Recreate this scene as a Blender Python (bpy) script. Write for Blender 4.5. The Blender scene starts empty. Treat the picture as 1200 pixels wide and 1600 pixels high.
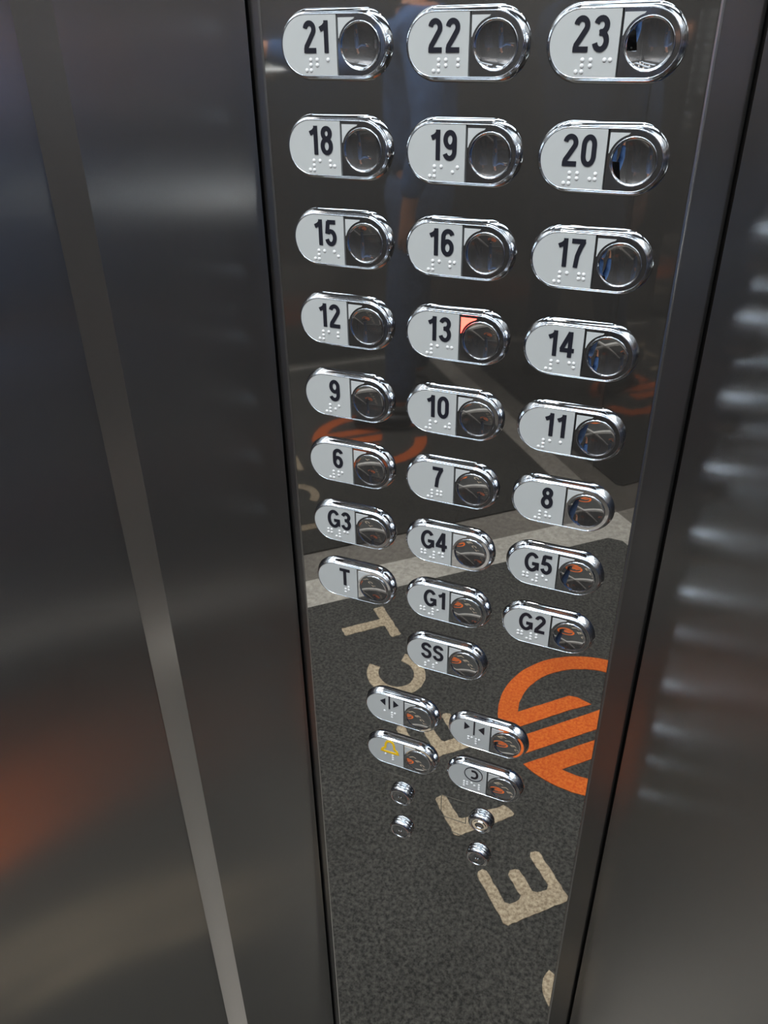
import bpy, bmesh, math, random
from mathutils import Vector, Matrix, Euler
random.seed(4)
S = bpy.context.scene
COL = S.collection
U = 0.065                       # one unit = button column pitch, 65 mm
FZ = -18.0                      # floor in units below the origin of the button grid
def V(x, y, z): return Vector((x*U, y*U, (z-FZ)*U))
PI = math.pi

# ------------------------------------------------------------------ camera
cam_d = bpy.data.cameras.new('camera'); cam = bpy.data.objects.new('camera', cam_d); COL.objects.link(cam)
CAMP = (2.00179, -6.11831, 4.12217)
cam.location = V(*CAMP)
cam.rotation_mode = 'XYZ'
cam.rotation_euler = (math.radians(58.87487), math.radians(0.78679), math.radians(23.20173))
cam_d.sensor_fit = 'VERTICAL'; cam_d.sensor_height = 24.0
cam_d.lens = 1260.686/1600*24.0
cam_d.clip_start = 0.005; cam_d.clip_end = 50
S.camera = cam

# ------------------------------------------------------------------ view, world, light levels
S.view_settings.view_transform = 'Standard'
try: S.view_settings.look = 'None'
except Exception: pass
S.view_settings.gamma = 1.0
S.view_settings.use_curve_mapping = False
S.view_settings.exposure = 0.2
LAMP_E = 470.0                   # emission of the round ceiling lamps
CEIL_E = 7.0                     # glow of the long ceiling light panels
w = bpy.data.worlds.new('world'); S.world = w; w.use_nodes = True
w.node_tree.nodes['Background'].inputs[0].default_value = (0.02, 0.022, 0.025, 1)
w.node_tree.nodes['Background'].inputs[1].default_value = 1.0

# ------------------------------------------------------------------ materials
def mat(name, col, rough=0.5, metal=0.0, **kw):
    m = bpy.data.materials.new(name); m.use_nodes = True
    b = m.node_tree.nodes['Principled BSDF']
    b.inputs['Base Color'].default_value = (*col, 1)
    b.inputs['Roughness'].default_value = rough
    b.inputs['Metallic'].default_value = metal
    for k, v in kw.items(): b.inputs[k].default_value = v
    return m
def nodes(m): return m.node_tree.nodes, m.node_tree.links, m.node_tree.nodes['Principled BSDF']
def noise_rough(m, scale, lo, hi, stretch=(1, 1, 1), bump=0.0, dist=0.0002):
    n, l, b = nodes(m)
    tc = n.new('ShaderNodeTexCoord'); mp = n.new('ShaderNodeMapping'); mp.inputs['Scale'].default_value = stretch
    nz = n.new('ShaderNodeTexNoise'); nz.inputs['Scale'].default_value = scale; nz.inputs['Detail'].default_value = 4
    l.new(tc.outputs['Object'], mp.inputs[0]); l.new(mp.outputs[0], nz.inputs[0])
    mr = n.new('ShaderNodeMapRange'); mr.inputs['From Min'].default_value = .35; mr.inputs['From Max'].default_value = .65
    mr.inputs['To Min'].default_value = lo; mr.inputs['To Max'].default_value = hi
    l.new(nz.outputs[0], mr.inputs[0]); l.new(mr.outputs[0], b.inputs['Roughness'])
    if bump:
        bp = n.new('ShaderNodeBump'); bp.inputs['Strength'].default_value = bump; bp.inputs['Distance'].default_value = dist
        l.new(nz.outputs[0], bp.inputs['Height']); l.new(bp.outputs[0], b.inputs['Normal'])
    return m
def brushed(name, col, rough=0.3, aniso=1.0):
    """stainless steel with vertical grain: reflections spread sideways"""
    m = mat(name, col, rough, .985)
    n, l, b = nodes(m)
    b.inputs['Anisotropic'].default_value = aniso
    tg = n.new('ShaderNodeTangent'); tg.direction_type = 'RADIAL'; tg.axis = 'Z'
    l.new(tg.outputs[0], b.inputs['Tangent'])
    tc = n.new('ShaderNodeTexCoord'); mp = n.new('ShaderNodeMapping'); mp.inputs['Scale'].default_value = (260, 260, 1.6)
    nz = n.new('ShaderNodeTexNoise'); nz.inputs['Scale'].default_value = 8; nz.inputs['Detail'].default_value = 5
    l.new(tc.outputs['Object'], mp.inputs[0]); l.new(mp.outputs[0], nz.inputs[0])
    mr = n.new('ShaderNodeMapRange'); mr.inputs['To Min'].default_value = rough*.99; mr.inputs['To Max'].default_value = rough*1.01
    l.new(nz.outputs[0], mr.inputs[0]); l.new(mr.outputs[0], b.inputs['Roughness'])
    cr = n.new('ShaderNodeMapRange'); cr.inputs['To Min'].default_value = .97; cr.inputs['To Max'].default_value = 1.03
    l.new(nz.outputs[0], cr.inputs[0])
    vm = n.new('ShaderNodeVectorMath'); vm.operation = 'SCALE'; vm.inputs[0].default_value = col
    l.new(cr.outputs[0], vm.inputs['Scale']); l.new(vm.outputs[0], b.inputs['Base Color'])
    return m
M = {}
M['mirror'] = mat('polished_steel', (.66, .66, .645), .012, 1.0)
M['chrome'] = mat('chrome', (.80, .82, .86), .045, 1.0)
M['dish'] = mat('dish_chrome', (.72, .74, .77), .012, 1.0)
M['flat'] = mat('polished_button_steel', (.66, .67, .69), .02, 1.0)
M['brushed'] = brushed('brushed_steel', (.47, .465, .46), .22)
M['trim'] = brushed('brushed_trim_steel', (.47, .46, .455), .20, .6)
M['plate'] = mat('satin_white_plate', (.40, .425, .435), .42)
M['dot'] = mat('white_dots', (.62, .64, .66), .35)
M['black'] = mat('black_enamel', (.012, .013, .02), .3)
M['yellow'] = mat('yellow_enamel', (.80, .50, .01), .4)
M['gap'] = mat('gap_shade', (.012, .011, .011), .6)  # near-black colour painted in for the shade inside gaps and key slots
M['groove'] = mat('engraved_line', (.12, .115, .10), .5, .7)
M['lens'] = mat('frosted_lens', (.45, .475, .49), .3)
M['red'] = mat('lit_red_lens', (.9, .05, .03), .4)
_b = M['red'].node_tree.nodes['Principled BSDF']
_b.inputs['Emission Color'].default_value = (1, .05, .035, 1); _b.inputs['Emission Strength'].default_value = 7
M['wall_tint'] = mat('polished_bronze_steel', (.40, .385, .375), .045, .87)
M['ceiling'] = mat('satin_ceiling', (.40, .41, .43), .35, .6)
M['glow'] = mat('luminous_panel', (.6, .62, .65), .5)
_b = M['glow'].node_tree.nodes['Principled BSDF']; _b.inputs['Emission Color'].default_value = (.74, .88, 1, 1); _b.inputs['Emission Strength'].default_value = CEIL_E
M['frame'] = mat('satin_metal', (.6, .6, .6), .25, 1.0)
M['orange'] = mat('orange_pile', (.80, .165, .025), .95)
M['beige'] = mat('beige_pile', (.46, .385, .285), .95)
M['carpet'] = mat('grey_carpet', (.1, .1, .09), 1.0)
M['stone'] = mat('light_stone', (.42, .395, .36), .5)
M['navy'] = mat('navy_cloth', (.022, .045, .10), .85)
M['denim'] = mat('denim', (.03, .06, .13), .9)
M['skin'] = mat('skin', (.50, .24, .15), .55)
M['hair'] = mat('dark_hair', (.015, .012, .01), .6)
M['shoe'] = mat('black_leather', (.012, .012, .014), .35)
M['glass_black'] = mat('phone_black', (.01, .01, .012), .12)
M['eye'] = mat('eye_white', (.7, .7, .7), .2)

def speckle(m, c1, c2, scale, bump=.6):
    n, l, b = nodes(m)
    tc = n.new('ShaderNodeTexCoord')
    nz = n.new('ShaderNodeTexNoise'); nz.inputs['Scale'].default_value = scale; nz.inputs['Detail'].default_value = 3; nz.inputs['Roughness'].default_value = .7
    l.new(tc.outputs['Object'], nz.inputs[0])
    r = n.new('ShaderNodeValToRGB'); r.color_ramp.elements[0].position = .36; r.color_ramp.elements[1].position = .66
    r.color_ramp.elements[0].color = (*c1, 1); r.color_ramp.elements[1].color = (*c2, 1)
    l.new(nz.outputs[0], r.inputs[0])
    big = n.new('ShaderNodeTexNoise'); big.inputs['Scale'].default_value = 5; big.inputs['Detail'].default_value = 3
    l.new(tc.outputs['Object'], big.inputs[0])
    mr = n.new('ShaderNodeMapRange'); mr.inputs['From Min'].default_value = .3; mr.inputs['From Max'].default_value = .7
    mr.inputs['To Min'].default_value = .85; mr.inputs['To Max'].default_value = 1.12
    l.new(big.outputs[0], mr.inputs[0])
    vm = n.new('ShaderNodeVectorMath'); vm.operation = 'SCALE'
    l.new(r.outputs[0], vm.inputs[0]); l.new(mr.outputs[0], vm.inputs['Scale']); l.new(vm.outputs[0], b.inputs['Base Color'])
    if bump:
        bp = n.new('ShaderNodeBump'); bp.inputs['Strength'].default_value = bump; bp.inputs['Distance'].default_value = .002
        l.new(nz.outputs[0], bp.inputs['Height']); l.new(bp.outputs[0], b.inputs['Normal'])
speckle(M['carpet'], (.027, .027, .025), (.118, .113, .102), 140)
for k_ in ('carpet', 'beige', 'orange'):      # pile fibres catch light at grazing angles
    _b = M[k_].node_tree.nodes['Principled BSDF']; _b.inputs['Sheen Weight'].default_value = .22; _b.inputs['Sheen Roughness'].default_value = .5
speckle(M['beige'], (.36, .28, .19), (.76, .63, .45), 150)
speckle(M['orange'], (.75, .11, .012), (1, .24, .035), 150)
speckle(M['stone'], (.42, .395, .35), (.66, .62, .56), 60, .05)
speckle(M['denim'], (.025, .045, .10), (.06, .10, .19), 60, .5)
speckle(M['navy'], (.03, .075, .19), (.07, .15, .34), 9, .8)

# ------------------------------------------------------------------ mesh helpers
def link(name, bm, m, parent=None, smooth=False, loc=None, rot=None, mats=None):
    me = bpy.data.meshes.new(name)
    bmesh.ops.recalc_face_normals(bm, faces=bm.faces[:])
    if smooth:
        for f in bm.faces: f.smooth = True
    bm.to_mesh(me); bm.free()
    for k in (mats or [m]): me.materials.append(k)
    o = bpy.data.objects.new(name, me); COL.objects.link(o)
    if parent: o.parent = parent
    if loc is not None: o.location = loc
    if rot is not None: o.rotation_euler = rot
    return o
def thing(name, label, cat, loc, rotz=0, group=None):
    o = bpy.data.objects.new(name, None); o.empty_display_size = .02; COL.objects.link(o)
    o.location = loc; o.rotation_euler = (0, 0, rotz)
    return tag(o, label, cat, group)
def tag(o, label, cat, group=None):
    o['label'] = label; o['category'] = cat
    if group: o['group'] = group
    return o
def struct(o): o['kind'] = 'structure'; return o
def bx(bm, x0, x1, y0, y1, z0, z1, s=U):
    r = bmesh.ops.create_cube(bm, size=1.0)
    for v in r['verts']:
        v.co = Vector(((x0 if v.co.x < 0 else x1)*s, (y0 if v.co.y < 0 else y1)*s, (z0 if v.co.z < 0 else z1)*s))
    return r['verts']
def loft(bm, loops, close=True, cap0=False, cap1=False):
    rows = [[bm.verts.new(p) for p in lp] for lp in loops]
    n = len(rows[0])
    for a, b in zip(rows, rows[1:]):
        for i in range(n if close else n-1):
            j = (i+1) % n
            bm.faces.new((a[i], a[j], b[j], b[i]))
    if cap0: bm.faces.new(rows[0])
    if cap1: bm.faces.new(rows[-1])
    return rows
def tube(bm, pts, r, n=12, caps=True):
    pts = [Vector(p) for p in pts]; loops = []
    up = Vector((0, 0, 1))
    for i, p in enumerate(pts):
        d = (pts[min(i+1, len(pts)-1)]-pts[max(i-1, 0)]).normalized()
        a = up if abs(d.dot(up)) < .95 else Vector((1, 0, 0))
        s = d.cross(a).normalized(); t = s.cross(d).normalized()
        loops.append([p+(s*math.cos(2*PI*k/n)+t*math.sin(2*PI*k/n))*r for k in range(n)])
    loft(bm, loops, True, caps, caps)
def extrude_poly(bm, pts, y0, y1, s=U):
    """polygon in x,z extruded along y (units)"""
    a = [bm.verts.new((x*s, y0*s, z*s)) for x, z in pts]
    b = [bm.verts.new((x*s, y1*s, z*s)) for x, z in pts]
    n = len(pts)
    bm.faces.new(a); bm.faces.new(b[::-1])
    for i in range(n): bm.faces.new((a[i], b[i], b[(i+1) % n], a[(i+1) % n]))
def ribbon(bm, pts, t, y0, y1, closed=False, s=U):
    """stroke of width t along a polyline in x,z, extruded y0..y1 (all in units)"""
    P = [Vector((a, b)) for a, b in pts]
    Q = [P[0]]
    for p in P[1:]:
        if (p-Q[-1]).length > 1e-5: Q.append(p)
    if closed and (Q[0]-Q[-1]).length < 1e-5: Q.pop()
    n = len(Q); L = []; R = []
    for i in range(n):
        if closed: a, b = Q[i-1], Q[(i+1) % n]
        else: a, b = Q[max(i-1, 0)], Q[min(i+1, n-1)]
        d1 = (Q[i]-a); d2 = (b-Q[i])
        if d1.length < 1e-6: d1 = d2
        if d2.length < 1e-6: d2 = d1
        d1 = d1.normalized(); d2 = d2.normalized()
        n1 = Vector((-d1.y, d1.x)); n2 = Vector((-d2.y, d2.x))
        m_ = (n1+n2); m_ = m_.normalized() if m_.length > 1e-4 else n1
        k = min(1/max(m_.dot(n1), .35), 2.0)*t/2
        L.append(Q[i]+m_*k); R.append(Q[i]-m_*k)
    def ring(l, r): return [(l.x*s, y0*s, l.y*s), (r.x*s, y0*s, r.y*s), (r.x*s, y1*s, r.y*s), (l.x*s, y1*s, l.y*s)]
    loops = [ring(l, r) for l, r in zip(L, R)]
    if closed: loops.append(loops[0])
    loft(bm, loops, True, not closed, not closed)
def arc(cx, cy, rx, ry, a0, a1, n=14):
    return [(cx+rx*math.cos(math.radians(a0+(a1-a0)*i/n)), cy+ry*math.sin(math.radians(a0+(a1-a0)*i/n))) for i in range(n+1)]

# glyphs: (width, [(points, closed), ...]) in a box of height 1, stroke .15
GT = .162
GL = {
 '0': (.50, [(arc(.25, .66, .172, .262, 0, 180)+arc(.25, .34, .172, .262, 180, 360), True)]),
 '1': (.36, [([(.282, 0), (.282, 1)], False), ([(.282, .90), (.19, .80), (.04, .73)], False)]),
 '2': (.50, [(arc(.25, .735, .17, .19, 172, -38)+[(.22, .36), (.11, .20), (.085, .075)], False), ([(.01, .075), (.49, .075)], False)]),
 '3': (.50, [(arc(.24, .735, .165, .19, 165, -108), False), (arc(.24, .305, .182, .232, 108, -165), False)]),
 '4': (.54, [([(.36, .98), (.20, .62), (.055, .29)], False), ([(.0, .275), (.54, .275)], False), ([(.375, 0), (.375, 1)], False)]),
 '5': (.50, [([(.11, .925), (.46, .925)], False), ([(.14, .95), (.085, .47)], False), (arc(.245, .325, .178, .25, 135, -165), False)]),
 '6': (.50, [(arc(.25, .315, .172, .238, 0, 360, 22), True), (arc(.265, .70, .185, .225, 22, 180)+[(.078, .50), (.078, .33)], False)]),
 '7': (.50, [([(.01, .925), (.49, .925)], False), ([(.44, .93), (.33, .70), (.24, .42), (.195, 0)], False)]),
 '8': (.50, [(arc(.25, .745, .150, .178, 0, 360, 20), True), (arc(.25, .308, .175, .232, 0, 360, 22), True)]),
 '9': (.50, [(arc(.25, .685, .172, .238, 0, 360, 22), True), (arc(.235, .30, .185, .225, 202, 360)+[(.422, .50), (.422, .67)], False)]),
 'G': (.66, [(arc(.33, .5, .255, .425, 38, 322, 24)+[(.575, .22), (.575, .40)], False), ([(.34, .425), (.65, .425)], False)]),
 'S': (.56, [(arc(.28, .735, .195, .19, 8, 262)+arc(.28, .30, .205, .225, 82, -172), False)]),
 'T': (.56, [([(0, .925), (.56, .925)], False), ([(.28, 0), (.28, .93)], False)]),
}
BR = {'1': '1', '2': '12', '3': '14', '4': '145', '5': '15', '6': '124', '7': '1245', '8': '125', '9': '24', '0': '245',
      '#': '3456', 'G': '1245', 'T': '2345', 'S': '234'}

# ------------------------------------------------------------------ the car (setting)
q = 2**-.5
def RU(r, up, z=FZ):           # r: away from the right wall, up: away from the door wall
    return V(-q*r+q*up, -q*r-q*up, z)
R0, R1, P0, P1 = -1.5, 24.2, -1.5, 21.7
CEIL = 17.4
WT = .6
def flat(name, pts, m, t=(0, 0, 0)):
    bm = bmesh.new()
    a = [bm.verts.new(p) for p in pts]; b = [bm.verts.new(Vector(p)+Vector(t)) for p in pts]
    n = len(pts); bm.faces.new(a); bm.faces.new(b[::-1])
    for i in range(n): bm.faces.new((a[i], b[i], b[(i+1) % n], a[(i+1) % n]))
    return struct(link(name, bm, m))
flat('floor', [RU(R0-6, P0-8), RU(R1+.5, P0-8), RU(R1+.5, P1+.5), RU(R0-6, P1+.5)], M['stone'], (0, 0, -.02))
flat('ceiling', [RU(R0-.5, P0-.5, CEIL), RU(R1+.5, P0-.5, CEIL), RU(R1+.5, P1+.5, CEIL), RU(R0-.5, P1+.5, CEIL)], M['ceiling'], (0, 0, .02))

def wall(name, p, q_, z0, z1, m, thick, kind=True):
    """vertical slab from p to q_ (x,y units), local x along it, thickness to local +y"""
    a = V(p[0], p[1], z0); b = V(q_[0], q_[1], z0); L = (b-a).length
    bm = bmesh.new(); vs = bx(bm, 0, L, 0, thick*U, 0, (z1-z0)*U, 1)
    for v in vs: v.co.x -= L/2
    mid = (a+b)/2
    o = link(name, bm, m, loc=mid, rot=(0, 0, math.atan2(b.y-a.y, b.x-a.x)))
    return struct(o) if kind else o
def xy(r, up): return (-q*r+q*up, -q*r-q*up)
# opposite side wall (polished bronze steel, two sheets with a joint), back wall
def wp(name, r0, u0, r1, u1, m, th, z0=FZ, z1=CEIL): return wall(name, xy(r0, u0), xy(r1, u1), z0, z1, m, th)
wo = wp('wall_opposite', 24.1, P1+4, 24.1, P0-4, M['wall_tint'], -.3)
wo.location = RU(24.1, 13); wo.rotation_euler.z += math.radians(1.5); wo.rotation_euler.rotate_axis('X', math.radians(WT))
wp('wall_back', R0-.3, P1, R1+.3, P1, M['wall_tint'], .3)
wp('trim_2', R1-.30, P1-.02, R1-.02, P1-.02, M['frame'], -.1, FZ+1.2)
wp('trim_3', 20.9, P1-.02, 20.6, P1-.02, M['frame'], .02, FZ+1.2)

# right wall: starts at the seam beside the control panel
wall('wall_right', (1.889, .231), (1.889+q*24.3, .231-q*24.3), FZ, CEIL, M['brushed'], .35)
# left wall: narrow return panel between control panel and door
LW = 1.405
lx, ly = -1.885, .225
wall('wall_left', (lx-q*LW, ly-q*LW), (lx, ly), FZ, CEIL, M['brushed'], .35)
cx_, cy_ = lx-q*LW, ly-q*LW
wall('trim_4', (cx_-.40, cy_+.0), (cx_, cy_), FZ, CEIL, M['trim'], .30)
wall('door_1', (cx_-.43-q*13, cy_+.05-q*13), (cx_-.43, cy_+.05), FZ, CEIL, M['brushed'], .5)
wall('wall_front', (cx_-.43-q*23.5, cy_+.05-q*23.5), (cx_-.43-q*13.05, cy_+.05-q*13.05), FZ, CEIL, M['brushed'], .5)
# near-black backing sheet, its colour standing in for shade in the seams
wall('trim_5', (-3.4, .62), (2.6, .62), FZ, CEIL, M['gap'], .2)

# ------------------------------------------------------------------ lamps in the ceiling
def lamp(r, up, label):
    t = thing('downlight', label, 'light', RU(r, up, CEIL), 0, 'round downlights in the ceiling')
    bm = bmesh.new(); n = 32
    prof = [(.42, 0), (.42, -.05), (.80, -.07), (.92, -.03), (.92, 0)]
    loft(bm, [[(a*U*math.cos(2*PI*k/n), a*U*math.sin(2*PI*k/n), z*U) for k in range(n)] for a, z in prof])
    link('bezel', bm, M['frame'], t, True)
    bm = bmesh.new(); bmesh.ops.create_circle(bm, cap_ends=True, segments=n, radius=.42*U)
    for v in bm.verts: v.co.z = -.02*U
    o = link('lamp_disc', bm, M['lamp'], t)
    return t
ml = bpy.data.materials.new('lamp_glow'); ml.use_nodes = True; nt = ml.node_tree; nt.nodes.clear()
em = nt.nodes.new('ShaderNodeEmission'); em.inputs[0].default_value = (1, .93, .84, 1); em.inputs[1].default_value = LAMP_E
ou = nt.nodes.new('ShaderNodeOutputMaterial'); nt.links.new(em.outputs[0], ou.inputs[0])
M['lamp'] = ml
for r, up, lb in [(7.8, 3.5, 'round downlight in the ceiling nearest the control panel'),
                  (15.1, 3.5, 'round downlight in the ceiling beside the door wall, farther from the panel'),
                  (7.8, 10, 'round downlight in the middle of the ceiling, nearer the right-hand wall'),
                  (7.8, 16.5, 'round downlight in the ceiling near the back wall, on the right-hand side'),
                  (15.1, 10, 'round downlight in the middle of the ceiling, nearer the opposite wall'),
                  (15.1, 16.5, 'round downlight in the ceiling over the far back corner')]:
    lamp(r, up, lb)

for r_, lb in ((4.2, 'long white light panel in the ceiling nearest the right-hand wall'), (11.4, 'long white light panel along the middle of the ceiling'), (18.8, 'long white light panel in the ceiling nearest the opposite wall')):
    t = thing('light_panel', lb, 'light', RU(r_, 10.4, CEIL), -PI/4, 'long light panels in the ceiling')
    for nm, w_, l_, z_, mm in (('diffuser', 1.55, 9.0, .10, M['glow']), ('frame', 1.75, 9.2, .06, M['frame'])):
        bm = bmesh.new()
        if nm == 'diffuser': bx(bm, -l_, l_, -w_, w_, -z_, -.01)
        else:
            ribbon(bm, [(-l_, -w_), (l_, -w_), (l_, w_), (-l_, w_)], .3, 0, .14, True)
            for v in bm.verts: v.co = Vector((v.co.x, v.co.z, -v.co.y))
        link(nm, bm, mm, t)

# ------------------------------------------------------------------ carpet mat with lettering and emblem
mat_ = thing('carpet_mat', 'dark grey carpet mat with beige word SELECT and orange round emblem', 'mat', RU(10.9, 10.3))
mo = mat_.location.copy()
def mat_poly(name, outline, m, z0, z1, holes=()):
    """outline in (r,up); holes cut through; flat inlay between heights z0 and z1 (metres)"""
    bm = bmesh.new(); edges = []
    for lp in [outline]+list(holes):
        vs = [bm.verts.new(RU(a, b)-mo) for a, b in lp]
        for i in range(len(vs)): edges.append(bm.edges.new((vs[i], vs[(i+1) % len(vs)])))
    r = bmesh.ops.triangle_fill(bm, use_beauty=True, use_dissolve=False, edges=edges)
    fs = [g for g in r['geom'] if isinstance(g, bmesh.types.BMFace)]
    ex = bmesh.ops.extrude_face_region(bm, geom=fs)
    for v in bm.verts: v.co.z = z0
    for g in ex['geom']:
        if isinstance(g, bmesh.types.BMVert): g.co.z = z1
    return link(name, bm, m, mat_)
def rough_edge(pts, step=.12, amp=.02):
    out = []
    n = len(pts)
    for i in range(n):
        a = Vector(pts[i]); b = Vector(pts[(i+1) % n]); k = max(1, int((b-a).length/step))
        for j in range(k):
            p = a+(b-a)*j/k
            out.append((p.x+random.uniform(-amp, amp), p.y+random.uniform(-amp, amp)))
    return out
def chamf(pts, c):
    out = []; n = len(pts)
    for i in range(n):
        p = Vector(pts[i]); a = Vector(pts[i-1]); b = Vector(pts[(i+1) % n])
        out.append(tuple(p+(a-p).normalized()*c)); out.append(tuple(p+(b-p).normalized()*c))
    return out
mat_poly('pile', chamf([(-.9, -.75), (-.9, 20.2), (21.55, 20.2), (22.1, -.75)], .5), M['carpet'], .0, .006)
H0, H1 = .0055, .0075
c0, c1 = 5.05, 7.2            # letter bottom and top
def E_shape(r): return [(r, c0), (r+1.85, c0), (r+1.85, c0+.34), (r+.55, c0+.34), (r+.55, 5.93), (r+1.5, 5.93), (r+1.5, 6.33), (r+.55, 6.33),
                        (r+.55, c1-.34), (r+1.8, c1-.34), (r+1.8, c1), (r, c1)]
def letter(pts, c=.1): return mat_poly('letter', rough_edge(chamf(pts, c), .13, .018), M['beige'], H0, H1)
def band(cx, cy, rx, ry, t, a0, a1, n=20):
    return arc(cx, cy, rx, ry, a0, a1, n)+arc(cx, cy, rx-t, ry-t, a1, a0, n)
# S
mat_poly('letter', rough_edge([(a, b) for a, b in
   ([(4.15, 5.55), (4.02, 5.28), (3.75, 5.08), (3.35, 5.02), (3.0, 5.15), (2.72, 5.45), (2.65, 5.85), (2.80, 6.22), (2.98, 6.5), (3.02, 6.72),
     (2.92, 6.86), (2.75, 6.86), (2.62, 6.7), (2.58, 6.45), (2.12, 6.5), (2.2, 6.85), (2.42, 7.12), (2.78, 7.25), (3.15, 7.18), (3.42, 6.95),
     (3.5, 6.6), (3.42, 6.25), (3.2, 5.9), (3.13, 5.65), (3.22, 5.45), (3.42, 5.4), (3.62, 5.5), (3.70, 5.7)][::-1])], .13, .012), M['beige'], H0, H1)
letter(E_shape(5.68))
letter([(8.88, c0), (10.5, c0), (10.5, c0+.38), (9.42, c0+.42), (9.36, c1-.1), (8.88, c1)], .08)
letter(E_shape(12.05))
# C opens towards larger r
mat_poly('letter', rough_edge(band(16.55, 6.2, 1.25, 1.15, .46, 42, 318, 26), .2, .012), M['beige'], H0, H1)
letter([(19.5, 5.1), (20.0, 5.1), (19.97, 6.85), (20.75, 6.85), (20.75, 7.3), (18.68, 7.3), (18.68, 6.88), (19.5, 6.88)], .05)
# round emblem: two open halves and a free bar
ec = (11.4, 11.95); Ro, Ri = 3.52, 2.78
def circ_u(r, R, sgn):           # up coordinate where the circle of radius R meets the line r
    return ec[1]+sgn*math.sqrt(max(R*R-(r-ec[0])**2, 0))
def upper_half(f):
    """ring half beyond r=12.2 with the first bar grown out of its left end"""
    a0 = math.degrees(math.acos((12.2-ec[0])/Ro)); a1 = math.degrees(math.acos((12.86-ec[0])/Ri))
    out = [(ec[0]+Ro*math.cos(math.radians(a)), ec[1]+Ro*math.sin(math.radians(a))) for a in [-a0+(2*a0)*i/40 for i in range(41)]]
    ae = math.degrees(math.acos((12.2-ec[0])/Ri))
    inn = [(ec[0]+Ri*math.cos(math.radians(a)), ec[1]+Ri*math.sin(math.radians(a))) for a in [ae+(-a1-ae)*i/40 for i in range(41)]]
    bar = [(12.86, 10.3), (12.86, 11.8), (12.65, 12.05), (12.14, 12.32), (12.2, 11.5)]
    return [f(p) for p in out+inn+bar]
ident = lambda p: p
spin = lambda p: (2*ec[0]-p[0]+.0, 2*ec[1]-p[1])
mat_poly('emblem', rough_edge(upper_half(ident), .25, .01), M['orange'], H0, H1)
# lower half: its bar (r 9.9-10.6) grows out of the left end as well
def lower_half():
    a0 = math.degrees(math.acos(-(10.62-ec[0])/Ro)); a1 = math.degrees(math.acos(-(9.92-ec[0])/Ri)); ae = math.degrees(math.acos(-(10.62-ec[0])/Ri))
    out = [(ec[0]-Ro*math.cos(math.radians(a)), ec[1]+Ro*math.sin(math.radians(a))) for a in [-a0+2*a0*i/40 for i in range(41)]]
    inn = [(ec[0]-Ri*math.cos(math.radians(a)), ec[1]+Ri*math.sin(math.radians(a))) for a in [ae+(-a1-ae)*i/40 for i in range(41)]]
    return out+inn+[(9.92, 10.3), (9.92, 12.6), (10.62, 13.0), (10.6, 11.5)]
mat_poly('emblem', rough_edge(lower_half(), .25, .01), M['orange'], H0, H1)
mat_poly('emblem', rough_edge([(11.78, circ_u(11.78, Ro, -1)), (11.02, circ_u(11.02, Ro, -1)), (11.02, 12.9), (11.78, 12.6)], .25, .01), M['orange'], H0, H1)

# ------------------------------------------------------------------ handrails on the right wall and back wall
def rail(label, p, q_, nrm):
    a = V(*p); b = V(*q_); n = Vector((nrm[0], nrm[1], 0)).normalized()*U
    t = thing('handrail', label, 'handrail', (a+b)/2)
    o = (a+b)/2; d = (b-a).normalized()
    bm = bmesh.new(); tube(bm, [a+n*1.0-o, b+n*1.0-o], .30*U, 20); link('rail_tube', bm, M['rail'], t, True)
    for k in (.12, .5, .88):
        c = a+(b-a)*k
        bm = bmesh.new(); tube(bm, [c-o+Vector((0, 0, -.02)), c+n*.6-o+Vector((0, 0, -.02)), c+n*1.0-o], .10*U, 10)
        tube(bm, [c-o+Vector((0, 0, -.02)), c-o+n*.1+Vector((0, 0, -.02))], .3*U, 14)
        link('bracket', bm, M['rail'], t, True)
M['rail'] = mat('satin_rail_steel', (.72, .72, .70), .22, 1.0)
HR = 1.3
a_, b_ = xy(R0+.05, 5.5), xy(R0+.05, 15)
rail('round satin steel handrail on the right-hand wall', (*a_, HR), (*b_, HR), (-q, -q))

# ------------------------------------------------------------------ control panel
cop = thing('control_panel', 'tall mirror-polished steel lift control panel carrying all the buttons', 'control panel', V(0, 0, 0))
Z0, Z1 = -17.0, 12.0
bm = bmesh.new(); bx(bm, -1.615, 1.60, 0, .03, Z0, Z1)
link('mirror_plate', bm, M['mirror'], cop)
def side(x0, x1, y0, y1):
    L = math.hypot(x1-x0, y1-y0)
    bm = bmesh.new(); vs = bx(bm, -L/2, L/2, 0, .05, Z0, Z1)
    return link('side_trim', bm, M['trim'], cop, loc=Vector(((x0+x1)/2*U, (y0+y1)/2*U, 0)), rot=(0, 0, math.atan2(y1-y0, x1-x0)))
side(1.605, 1.86, .005, .255); side(-1.875, -1.62, .255, .005)
for s_ in (-1, 1):            # rolled edge along the mirror sheet
    bm = bmesh.new()
    xx = 1.603 if s_ > 0 else -1.618
    n = 8; lo = []
    for z in (Z0, Z1): lo.append([((xx+.028*s_*math.sin(PI*k/n))*U, (.010-.014*math.cos(PI*k/n)+.004)*U, z*U) for k in range(n+1)])
    loft(bm, lo, False); link('rolled_edge', bm, M['frame'], cop, True)
# engraved outlines around the key switches
gw = .008; gy = (-.0016, .0)
for pts, cl in [([(-1.04, -3.65), (-.72, -3.61), (-.72, -3.96), (-1.04, -3.99)], True), ([(-.885, -3.63), (-.885, -3.97)], False),
                ([(-.68, -3.66), (-.68, -3.56), (-.40, -3.56), (-.40, -3.70)], False),
                ([(0, -3.645), (.31, -3.645), (.31, -4.01), (0, -4.01)], True), ([(.14, -4.24), (.32, -4.25)], False)]:
    bm = bmesh.new(); ribbon(bm, pts, gw, gy[0], gy[1], cl); link('engraving', bm, M['groove'], cop)

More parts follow.
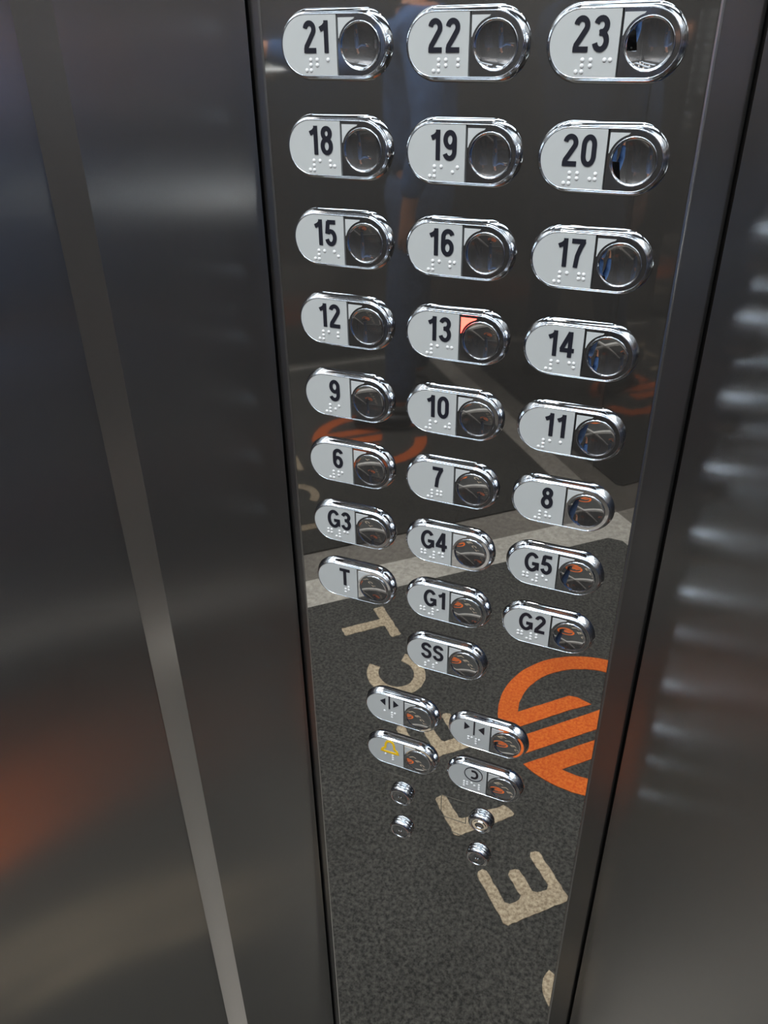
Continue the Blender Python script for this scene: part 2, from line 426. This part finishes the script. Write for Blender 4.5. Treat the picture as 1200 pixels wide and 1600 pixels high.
# ------------------------------------------------------------------ buttons
def stad(hl, hh, n=20):
    """closed loop of a stadium, counter-clockwise in x,z"""
    d = hl-hh
    return [(d+hh*math.cos(a), hh*math.sin(a)) for a in [-PI/2+PI*i/n for i in range(n+1)]] + \
           [(-d+hh*math.cos(a), hh*math.sin(a)) for a in [PI/2+PI*i/n for i in range(n+1)]]
HL, HH = .4496, .2327
YP = -.0695                      # front of the plates
def bezel_mesh():
    bm = bmesh.new(); loops = []
    for ins, y in [(0, 0), (.003, -.012), (.008, -.026), (.014, -.040), (.020, -.052), (.0245, -.0585), (.0262, -.0590), (.0285, -.0640), (.0325, -.0705), (.0365, -.0725), (.0395, -.0715), (.0412, -.068), (.0415, -.03)]:
        loops.append([(x*U, y*U, z*U) for x, z in stad(HL-ins, HH-ins)])
    loft(bm, loops)
    me_o = link('bezel', bm, M['chrome'], None, True)
    me = me_o.data; bpy.data.objects.remove(me_o); return me
BEZ = bezel_mesh()
DC = (.222, -.004); DR = .157
IH, IL = HH-.041, HL-.041
def left_plate_mesh():
    pts = [p for p in stad(IL, IH, 24) if p[0] < .0]
    pts = [(.034, IH)]+pts+[(.034, -IH)]
    bm = bmesh.new(); extrude_poly(bm, pts, YP, -.02)
    o = link('x', bm, M['plate']); me = o.data; bpy.data.objects.remove(o); return me
def right_plate_mesh():
    pts = [p for p in stad(IL, IH, 24) if p[0] > .06]
    pts = [(.046, -IH)]+pts+[(.046, IH)]
    hole = arc(DC[0], DC[1], DR+.002, DR+.002, 0, 360, 47)[:-1] if False else [(DC[0]+(DR+.002)*math.cos(2*PI*k/48), DC[1]+(DR+.002)*math.sin(2*PI*k/48)) for k in range(48)]
    bm = bmesh.new(); edges = []
    for lp in (pts, hole):
        vs = [bm.verts.new((x*U, YP*U, z*U)) for x, z in lp]
        for i in range(len(vs)): edges.append(bm.edges.new((vs[i], vs[(i+1) % len(vs)])))
    r = bmesh.ops.triangle_fill(bm, use_beauty=True, use_dissolve=False, edges=edges)
    fs = [g for g in r['geom'] if isinstance(g, bmesh.types.BMFace)]
    ex = bmesh.ops.extrude_face_region(bm, geom=fs)
    for g in ex['geom']:
        if isinstance(g, bmesh.types.BMVert): g.co.y = -.035*U
    o = link('x', bm, M['flat']); me = o.data; bpy.data.objects.remove(o); return me
def back_mesh():
    bm = bmesh.new(); extrude_poly(bm, stad(IL+.002, IH+.002, 16), -.030, -.002)
    o = link('x', bm, M['gap']); me = o.data; bpy.data.objects.remove(o); return me
TH = math.radians(11.8)
def dish_mesh():
    bm = bmesh.new(); n = 48; R_ = (DR-.008)/math.sin(TH); loops = []
    yr = YP-.010
    for a, y in [(DR+.001, YP+.03), (DR+.001, yr+.004), (DR-.001, yr), (DR-.005, yr-.001), (DR-.008, yr+.002)]:
        loops.append((a, y))
    base = yr+.002
    for k in range(1, 13):
        th = TH*(1-k/12.0)
        loops.append((max(R_*math.sin(th), 0.0006), base+R_*(math.cos(th)-math.cos(TH))))
    L = [[((DC[0]+a*math.cos(2*PI*k/n))*U, y*U, (DC[1]+a*math.sin(2*PI*k/n))*U) for k in range(n)] for a, y in loops]
    loft(bm, L, True, False, True)
    o = link('x', bm, M['dish'], None, True); me = o.data; bpy.data.objects.remove(o); return me
def tri_mesh(m):
    bm = bmesh.new()
    a = arc(DC[0], DC[1], DR+.016, DR+.016, 163, 107, 10)
    a = [p for p in a if p[0] > .05 and p[1] < .172]
    pts = [(.052, .172), (.052, a[0][1]-.004)]+a+[(a[-1][0]+.01, .172)]
    extrude_poly(bm, pts, YP-.003, YP+.01)
    o = link('x', bm, m); me = o.data; bpy.data.objects.remove(o); return me
ME = dict(left=left_plate_mesh(), right=right_plate_mesh(), back=back_mesh(), dish=dish_mesh(), tri=tri_mesh(M['lens']), tri_red=tri_mesh(M['red']))
def part(name, me, parent, loc=None):
    o = bpy.data.objects.new(name, me); COL.objects.link(o); o.parent = parent
    if loc is not None: o.location = loc
    return o
YG = YP-.006                    # front of the raised characters
def dots(bm, pts):
    for x, z in pts:
        c = Vector((x*U, (YP+.001)*U, z*U)); rr = .0150*U; n = 12; L = []
        for a in (0, 25, 50, 72):
            ra = math.radians(a)
            L.append([c+Vector((rr*math.cos(ra)*math.cos(2*PI*k/n), -rr*.75*math.sin(ra), rr*math.cos(ra)*math.sin(2*PI*k/n))) for k in range(n)])
        loft(bm, L, True, False, True)
def cell(x, z, code):
    o = {'1': (0, 0), '2': (0, 1), '3': (0, 2), '4': (1, 0), '5': (1, 1), '6': (1, 2)}
    return [(x+.036*o[c][0], z-.034*o[c][1]) for c in code]
def make_button(x, z, text, label, group, symbol=None, braille=None, lit=False):
    t = thing('lift_button', label, 'button', V(x, 0, z), 0, group)
    part('bezel', BEZ, t); part('back_plate', ME['back'], t)
    pl = part('number_plate' if not symbol else 'symbol_plate', ME['left'], t)
    part('button_surround', ME['right'], t); part('push_dish', ME['dish'], t)
    tr = part('indicator_lens', ME['tri_red'] if lit else ME['tri'], t)
    if lit: tr['label'] = 'glowing red corner lens'
    if text:
        h = .203; base = -.047
        gap = .026/h if text[0].isdigit() else .016/h
        if len(text) == 1: xr = -.045 if text == 'T' else -.065
        else: xr = -.030 if text[0].isdigit() else -.008
        ws = [GL[c][0] for c in text]
        tot = (sum(ws)+gap*(len(text)-1))*h
        x0 = xr-tot
        for c in text:
            bm = bmesh.new()
            for si, (pts, cl) in enumerate(GL[c][1]):
                ribbon(bm, [(x0+a*h, base+b*h) for a, b in pts], GT*h, YG-.0004*si, YP+.002, cl)
            link('raised_digit' if c.isdigit() else 'raised_letter', bm, M['black'], pl)
            x0 += (GL[c][0]+gap)*h
        bm = bmesh.new(); pts = []
        if text.isdigit():
            s0 = -.235 if len(text) == 2 else -.205
            s0 += {'21': .018, '22': .018, '23': .012}.get(text, 0)
            for i, c in enumerate('#'+text): pts += cell(s0+.089*i, -.092, BR[c])
        elif text[0] == 'G' :
            for i, c in enumerate('G#'+text[1]): pts += cell(-.262+.089*i, -.078, BR[c])
        elif text == 'SS':
            for i, c in enumerate('SS'): pts += cell(-.205+.089*i, -.085+.0, BR[c])
        else: pts += cell(-.10, -.064, BR['T'])
        dots(bm, pts); link('braille_dots', bm, M['dot'], pl, True)
    if symbol:
        bm = bmesh.new(); m = M['black']; nm = 'raised_symbol'
        if symbol == 'open':
            extrude_poly(bm, [(-.243, .100), (-.180, .150), (-.180, .046)], YG, YP+.002)
            ribbon(bm, [(-.132, .197), (-.132, .006)], .016, YG, YP+.002)
            extrude_poly(bm, [(-.022, .098), (-.084, .046), (-.084, .150)], YG, YP+.002)
        if symbol == 'close':
            extrude_poly(bm, [(-.190, .098), (-.250, .046), (-.250, .150)], YG, YP+.002)
            ribbon(bm, [(-.140, .190), (-.140, -.005)], .016, YG, YP+.002)
            extrude_poly(bm, [(-.092, .094), (-.028, .150), (-.028, .040)], YG, YP+.002)
        if symbol == 'bell':
            m = M['yellow']
            ribbon(bm, [(-.235, .004), (-.225, .034), (-.190, .062), (-.186, .12), (-.168, .162), (-.132, .178), (-.096, .162), (-.080, .12), (-.076, .062), (-.042, .034), (-.034, .004), (-.08, .0), (-.19, .0)], .026, YG, YP+.002, True)
        if symbol == 'phone':
            ribbon(bm, [(-.116+.103*math.cos(2*PI*k/28), .082+.103*math.sin(2*PI*k/28)) for k in range(28)], .008, YG, YP+.002, True)
            ribbon(bm, [(-.140, .128), (-.118, .132)]+arc(-.122, .078, .050, .058, 62, -62, 8)+[(-.118, .024), (-.142, .030)], .026, YG, YP+.002)
        link(nm, bm, m, pl)
        bm = bmesh.new(); dots(bm, braille); link('braille_dots', bm, M['dot'], pl, True)
    return t
RP = .68649
rows = [('21', '22', '23'), ('18', '19', '20'), ('15', '16', '17'), ('12', '13', '14'), ('9', '10', '11'), ('6', '7', '8'), ('G3', 'G4', 'G5'), ('T', 'G1', 'G2')]
words = {'21': 'twenty-one', '22': 'twenty-two', '23': 'twenty-three', '18': 'eighteen', '19': 'nineteen', '20': 'twenty', '15': 'fifteen', '16': 'sixteen', '17': 'seventeen',
         '12': 'twelve', '13': 'thirteen', '14': 'fourteen', '9': 'nine', '10': 'ten', '11': 'eleven', '6': 'six', '7': 'seven', '8': 'eight'}
LB = {}
for j, rw in enumerate(rows):
    for i, tx in enumerate(rw):
        side_ = ('left', 'middle', 'right')[i]
        if tx == '13': LB[tx] = 'lift button numbered thirteen with its corner glowing red'
        elif tx in words:
            where = 'at the top of the %s column' % side_ if j == 0 else 'directly below button %s' % words[rows[j-1][i]]
            LB[tx] = 'oval chrome-rimmed lift button numbered %s, %s' % (words[tx], where)
        elif tx == 'T': LB[tx] = 'lift button lettered T alone, lowest in the left column of floor buttons'
        else: LB[tx] = 'oval chrome-rimmed lift button marked %s, in the %s column' % (tx, side_)
for j, rw in enumerate(rows):
    for i, tx in enumerate(rw):
        lb = LB[tx]
        make_button(i-1, 4-j*RP, tx, lb, 'floor call buttons', lit=(tx == '13'))
make_button(0, 4-8*RP, 'SS', 'oval chrome-rimmed lift button marked SS, single one below button G1', 'floor call buttons')
make_button(-.49, -2.44, None, 'oval lift button with door-open arrows pointing outward from a bar', 'function buttons', 'open', [(-.192, -.040)]+cell(-.102, -.042, '1234'))
make_button(.505, -2.44, None, 'oval lift button with door-close arrows pointing inward at a bar', 'function buttons', 'close', cell(-.198, -.050, '124')+cell(-.114, -.058, '1234'))
make_button(-.49, -3.125, None, 'oval lift button with yellow alarm bell outline', 'function buttons', 'bell', [(-.189, -.045)]+cell(-.097, -.041, '123'))
make_button(.505, -3.135, None, 'oval lift button with circled black telephone receiver', 'function buttons', 'phone', cell(-.219, -.072, '1245')[:4]+[(-.219, -.138), (-.132, -.064), (-.098, -.095)]+cell(-.045, -.066, '123'))

# ------------------------------------------------------------------ key switches
def key_switch(x, z, label, kind):
    t = thing('key_switch', label, 'key switch', V(x, 0, z), 0, 'key switches at the foot of the panel')
    bm = bmesh.new(); n = 32
    prof = [(.152, 0), (.152, -.010), (.146, -.016), (.146, -.022), (.150, -.026), (.149, -.040), (.143, -.056), (.131, -.069), (.117, -.077), (.105, -.079), (.099, -.076), (.096, -.068)]
    loft(bm, [[(a*U*math.cos(2*PI*k/n), y*U, a*U*math.sin(2*PI*k/n)) for k in range(n)] for a, y in prof], True, True)
    link('collar', bm, M['chrome'], t, True)
    bm = bmesh.new()
    r_ = .0945
    loft(bm, [[(a*U*math.cos(2*PI*k/n), y*U, a*U*math.sin(2*PI*k/n)) for k in range(n)] for a, y in [(r_+.003, -.04), (r_+.003, -.070), (.094, -.073)]], True, False, True)
    link('lock_face', bm, M['flat'], t)
    if kind == 'slot':
        bm = bmesh.new(); bx(bm, -.011, .011, -.076, -.07, -.052, .040); o = link('key_slot', bm, M['gap'], t)
        bm = bmesh.new(); bx(bm, -.016, .016, -.080, -.07, -.030, .006); link('shutter', bm, M['frame'], t)
    else:
        bm = bmesh.new()
        ribbon(bm, [(.066*math.cos(2*PI*k/28), .056*math.sin(2*PI*k/28)) for k in range(28)], .020, -.081, -.06, True)
        link('lock_ring', bm, M['chrome'], t)
        bm = bmesh.new(); extrude_poly(bm, [(.048*math.cos(2*PI*k/20), .040*math.sin(2*PI*k/20)) for k in range(20)], -.0745, -.06); link('key_well', bm, M['gap'], t)
        bm = bmesh.new(); bx(bm, -.036, .036, -.082, -.07, -.016, .010); link('shutter', bm, M['frame'], t)
    return t
key_switch(-.50, -3.85, 'round chrome key switch directly below the yellow bell button', 'slot')
key_switch(-.50, -4.47, 'round chrome key switch, lower one of the left pair', 'slot')
key_switch(.50, -3.86, 'round chrome key switch with ringed round keyway below the telephone button', 'ring')
key_switch(.495, -4.48, 'round chrome key switch, lowest on the panel, right pair', 'slot')

# ------------------------------------------------------------------ the person taking the picture (seen only as reflection)
def skin(name, pts, edges, m, parent, root=0, sub=2, o=Vector((0, 0, 0))):
    """pts: (x,y,z,rx,ry) metres"""
    me = bpy.data.meshes.new(name); me.from_pydata([Vector(p[:3])-o for p in pts], edges, [])
    ob = bpy.data.objects.new(name, me); COL.objects.link(ob); ob.parent = parent
    md = ob.modifiers.new('skin', 'SKIN'); md.use_smooth_shade = True
    for i, v in enumerate(me.skin_vertices[0].data):
        v.radius = (pts[i][3], pts[i][4]); v.use_root = (i == root)
    sb = ob.modifiers.new('sub', 'SUBSURF'); sb.levels = sub; sb.render_levels = sub
    me.materials.append(m)
    return ob
pc = V(6.3, -17.0, FZ)+Vector((0, 0, .008))          # between the feet
fw = (V(CAMP[0], CAMP[1], FZ)-pc).normalized(); lf = Vector((-fw.y, fw.x, 0))
person = thing('person', 'person in navy jacket and dark blue jeans holding up a phone, seen in the panel', 'person', pc)
def B(l, f, z): return lf*l+fw*f+Vector((0, 0, z))      # local: left, forward, up (metres)
hand = V(*CAMP)-pc+Vector((0, 0, 0))
fwd = cam.rotation_euler.to_matrix() @ Vector((0, 0, -1)); cup = cam.rotation_euler.to_matrix() @ Vector((0, 1, 0)); crt = cam.rotation_euler.to_matrix() @ Vector((1, 0, 0))
hR = hand-fwd*.045-cup*.115+crt*.0                      # palm behind the phone
shR, shL = B(-.19, -.0, 1.40), B(.19, -.0, 1.40)
elR = shR+(hR-shR)*.47+Vector((0, 0, -.10)); 
hL = B(.27, .03, .86); elL = B(.28, -.04, 1.12)
def vv(p, a, b=None): return (p.x, p.y, p.z, a, b or a)
footL, footR = B(.24, .06, .05), B(-.14, .0, .05)
kneeL, kneeR = B(.17, .05, .50), B(-.12, .03, .50)
body = [vv(B(0, 0, .95), .12, .09), vv(B(0, 0, 1.15), .125, .095), vv(B(0, 0, 1.36), .14, .10), vv(B(0, .01, 1.47), .05), vv(B(0, .03, 1.54), .05),
        vv(B(0, .05, 1.60), .075, .085), vv(B(0, .05, 1.68), .07, .08),
        vv(shR, .055), vv(elR, .042), vv(hR-(hR-elR).normalized()*.06, .028), vv(shL, .055), vv(elL, .042), vv(hL, .028),
        vv(B(-.09, 0, .86), .07), vv(kneeR, .058), vv(footR+Vector((0, 0, .04)), .04), vv(B(.09, 0, .86), .07), vv(kneeL, .058), vv(footL+Vector((0, 0, .04)), .04),
        vv(hR, .030, .018), vv(hL+Vector((0, 0, -.08)), .030, .018)]
bed = [(0, 1), (1, 2), (2, 3), (3, 4), (4, 5), (5, 6), (2, 7), (7, 8), (8, 9), (2, 10), (10, 11), (11, 12), (0, 13), (13, 14), (14, 15), (0, 16), (16, 17), (17, 18), (9, 19), (12, 20)]
# five fingers on each hand
def fingers(base, dirv, side_, palm_i, curl):
    for k, (off, ln) in enumerate([(-.028, .060), (-.009, .070), (.010, .066), (.027, .052)]):
        p0 = base+side_*off+dirv*.02; p1 = p0+dirv*ln*.5+curl*.006; p2 = p0+dirv*ln*.8+curl*.025
        i = len(body); body.extend([vv(p0, .010), vv(p1, .0085), vv(p2, .007)]); bed.extend([(palm_i, i), (i, i+1), (i+1, i+2)])
    p0 = base-side_*.035-dirv*.02; p1 = p0-side_*.022+dirv*.02; p2 = p1+dirv*.03+curl*.01
    i = len(body); body.extend([vv(p0, .012), vv(p1, .010), vv(p2, .008)]); bed.extend([(palm_i, i), (i, i+1), (i+1, i+2)])
fingers(hR, (cup*.6+crt*.8).normalized(), (cup*.8-crt*.6).normalized(), 19, fwd)
fingers(hL+Vector((0, 0, -.08)), Vector((0, 0, -1)), fw, 20, -lf)
skin('body', body, bed, M['skin'], person)
jk = [vv(B(0, 0, .88), .19, .15), vv(B(0, 0, 1.15), .165, .125), vv(B(0, 0, 1.36), .17, .125), vv(B(0, .0, 1.46), .075),
      vv(shR, .078), vv(elR, .062), vv(hR-(hR-elR).normalized()*.10, .043), vv(shL, .078), vv(elL, .062), vv(hL+Vector((0, 0, .03)), .043)]
skin('jacket', jk, [(0, 1), (1, 2), (2, 3), (2, 4), (4, 5), (5, 6), (2, 7), (7, 8), (8, 9)], M['navy'], person)
tr = [vv(B(0, 0, .98), .16, .12), vv(B(0, 0, .88), .165, .13), vv(B(-.10, 0, .78), .115), vv(kneeR, .078), vv(footR+Vector((0, 0, .05)), .062),
      vv(B(.10, 0, .78), .115), vv(kneeL, .078), vv(footL+Vector((0, 0, .05)), .062)]
skin('trousers', tr, [(0, 1), (1, 2), (2, 3), (3, 4), (1, 5), (5, 6), (6, 7)], M['denim'], person)
for f_ in (footL, footR):
    b0 = f_+Vector((0, 0, -.012))
    skin('shoe', [vv(b0-fw*.06, .042, .038), vv(b0+fw*.05, .045, .036), vv(b0+fw*.15-Vector((0, 0, .008)), .042, .028), vv(b0+fw*.19-Vector((0, 0, .010)), .025, .02)], [(0, 1), (1, 2), (2, 3)], M['shoe'], person)
skin('hair', [vv(B(0, -.0, 1.60), .075, .08), vv(B(0, .01, 1.67), .088, .09), vv(B(0, .05, 1.73), .07, .05)], [(0, 1), (1, 2)], M['hair'], person)
for s_ in (-1, 1):
    bm = bmesh.new(); bmesh.ops.create_uvsphere(bm, u_segments=16, v_segments=10, radius=.012); e = link('eye', bm, M['eye'], person, True, loc=B(.032*s_, .125, 1.615))
    bm = bmesh.new(); bmesh.ops.create_uvsphere(bm, u_segments=10, v_segments=8, radius=.006); link('pupil', bm, M['hair'], e, True, loc=fw*.0085)

# phone in the raised hand, its lens at the viewpoint
ph = thing('phone', 'black smartphone held up in front of the buttons by the person', 'phone', V(*CAMP)-fwd*.012-cup*.06)
bm = bmesh.new(); w2, h2, d2 = .037, .078, .004
def P3(a, b, c): return crt*a+cup*b+fwd*c
def rr(w_, h_, r_): return [(sx*(w_-r_)+r_*math.cos(math.radians(a+b)), sy*(h_-r_)+r_*math.sin(math.radians(a+b))) for sx, sy, a in ((1, 1, 0), (-1, 1, 90), (-1, -1, 180), (1, -1, 270)) for b in (0, 30, 60, 90)]
loft(bm, [[P3(a, b, c) for a, b in rr(w2-i, h2-i, .008)] for i, c in [(.0015, -d2), (0, -d2+.0015), (0, d2-.0015), (.0015, d2)]], True, True, True)
link('phone_body', bm, M['glass_black'], ph)
bm = bmesh.new(); loft(bm, [[P3(.006*math.cos(2*PI*k/20), .060+.006*math.sin(2*PI*k/20), c) for k in range(20)] for c in (d2-.001, d2+.0015)], True, True, True)
link('camera_lens', bm, M['frame'], ph)
bm = bmesh.new(); loft(bm, [[P3(a, b, c) for a, b in rr(w2-.003, h2-.003, .006)] for c in (-d2+.0005, -d2-.0004)], True, True, True)
link('screen', bm, M['screen'] if 'screen' in M else M['glass_black'], ph)
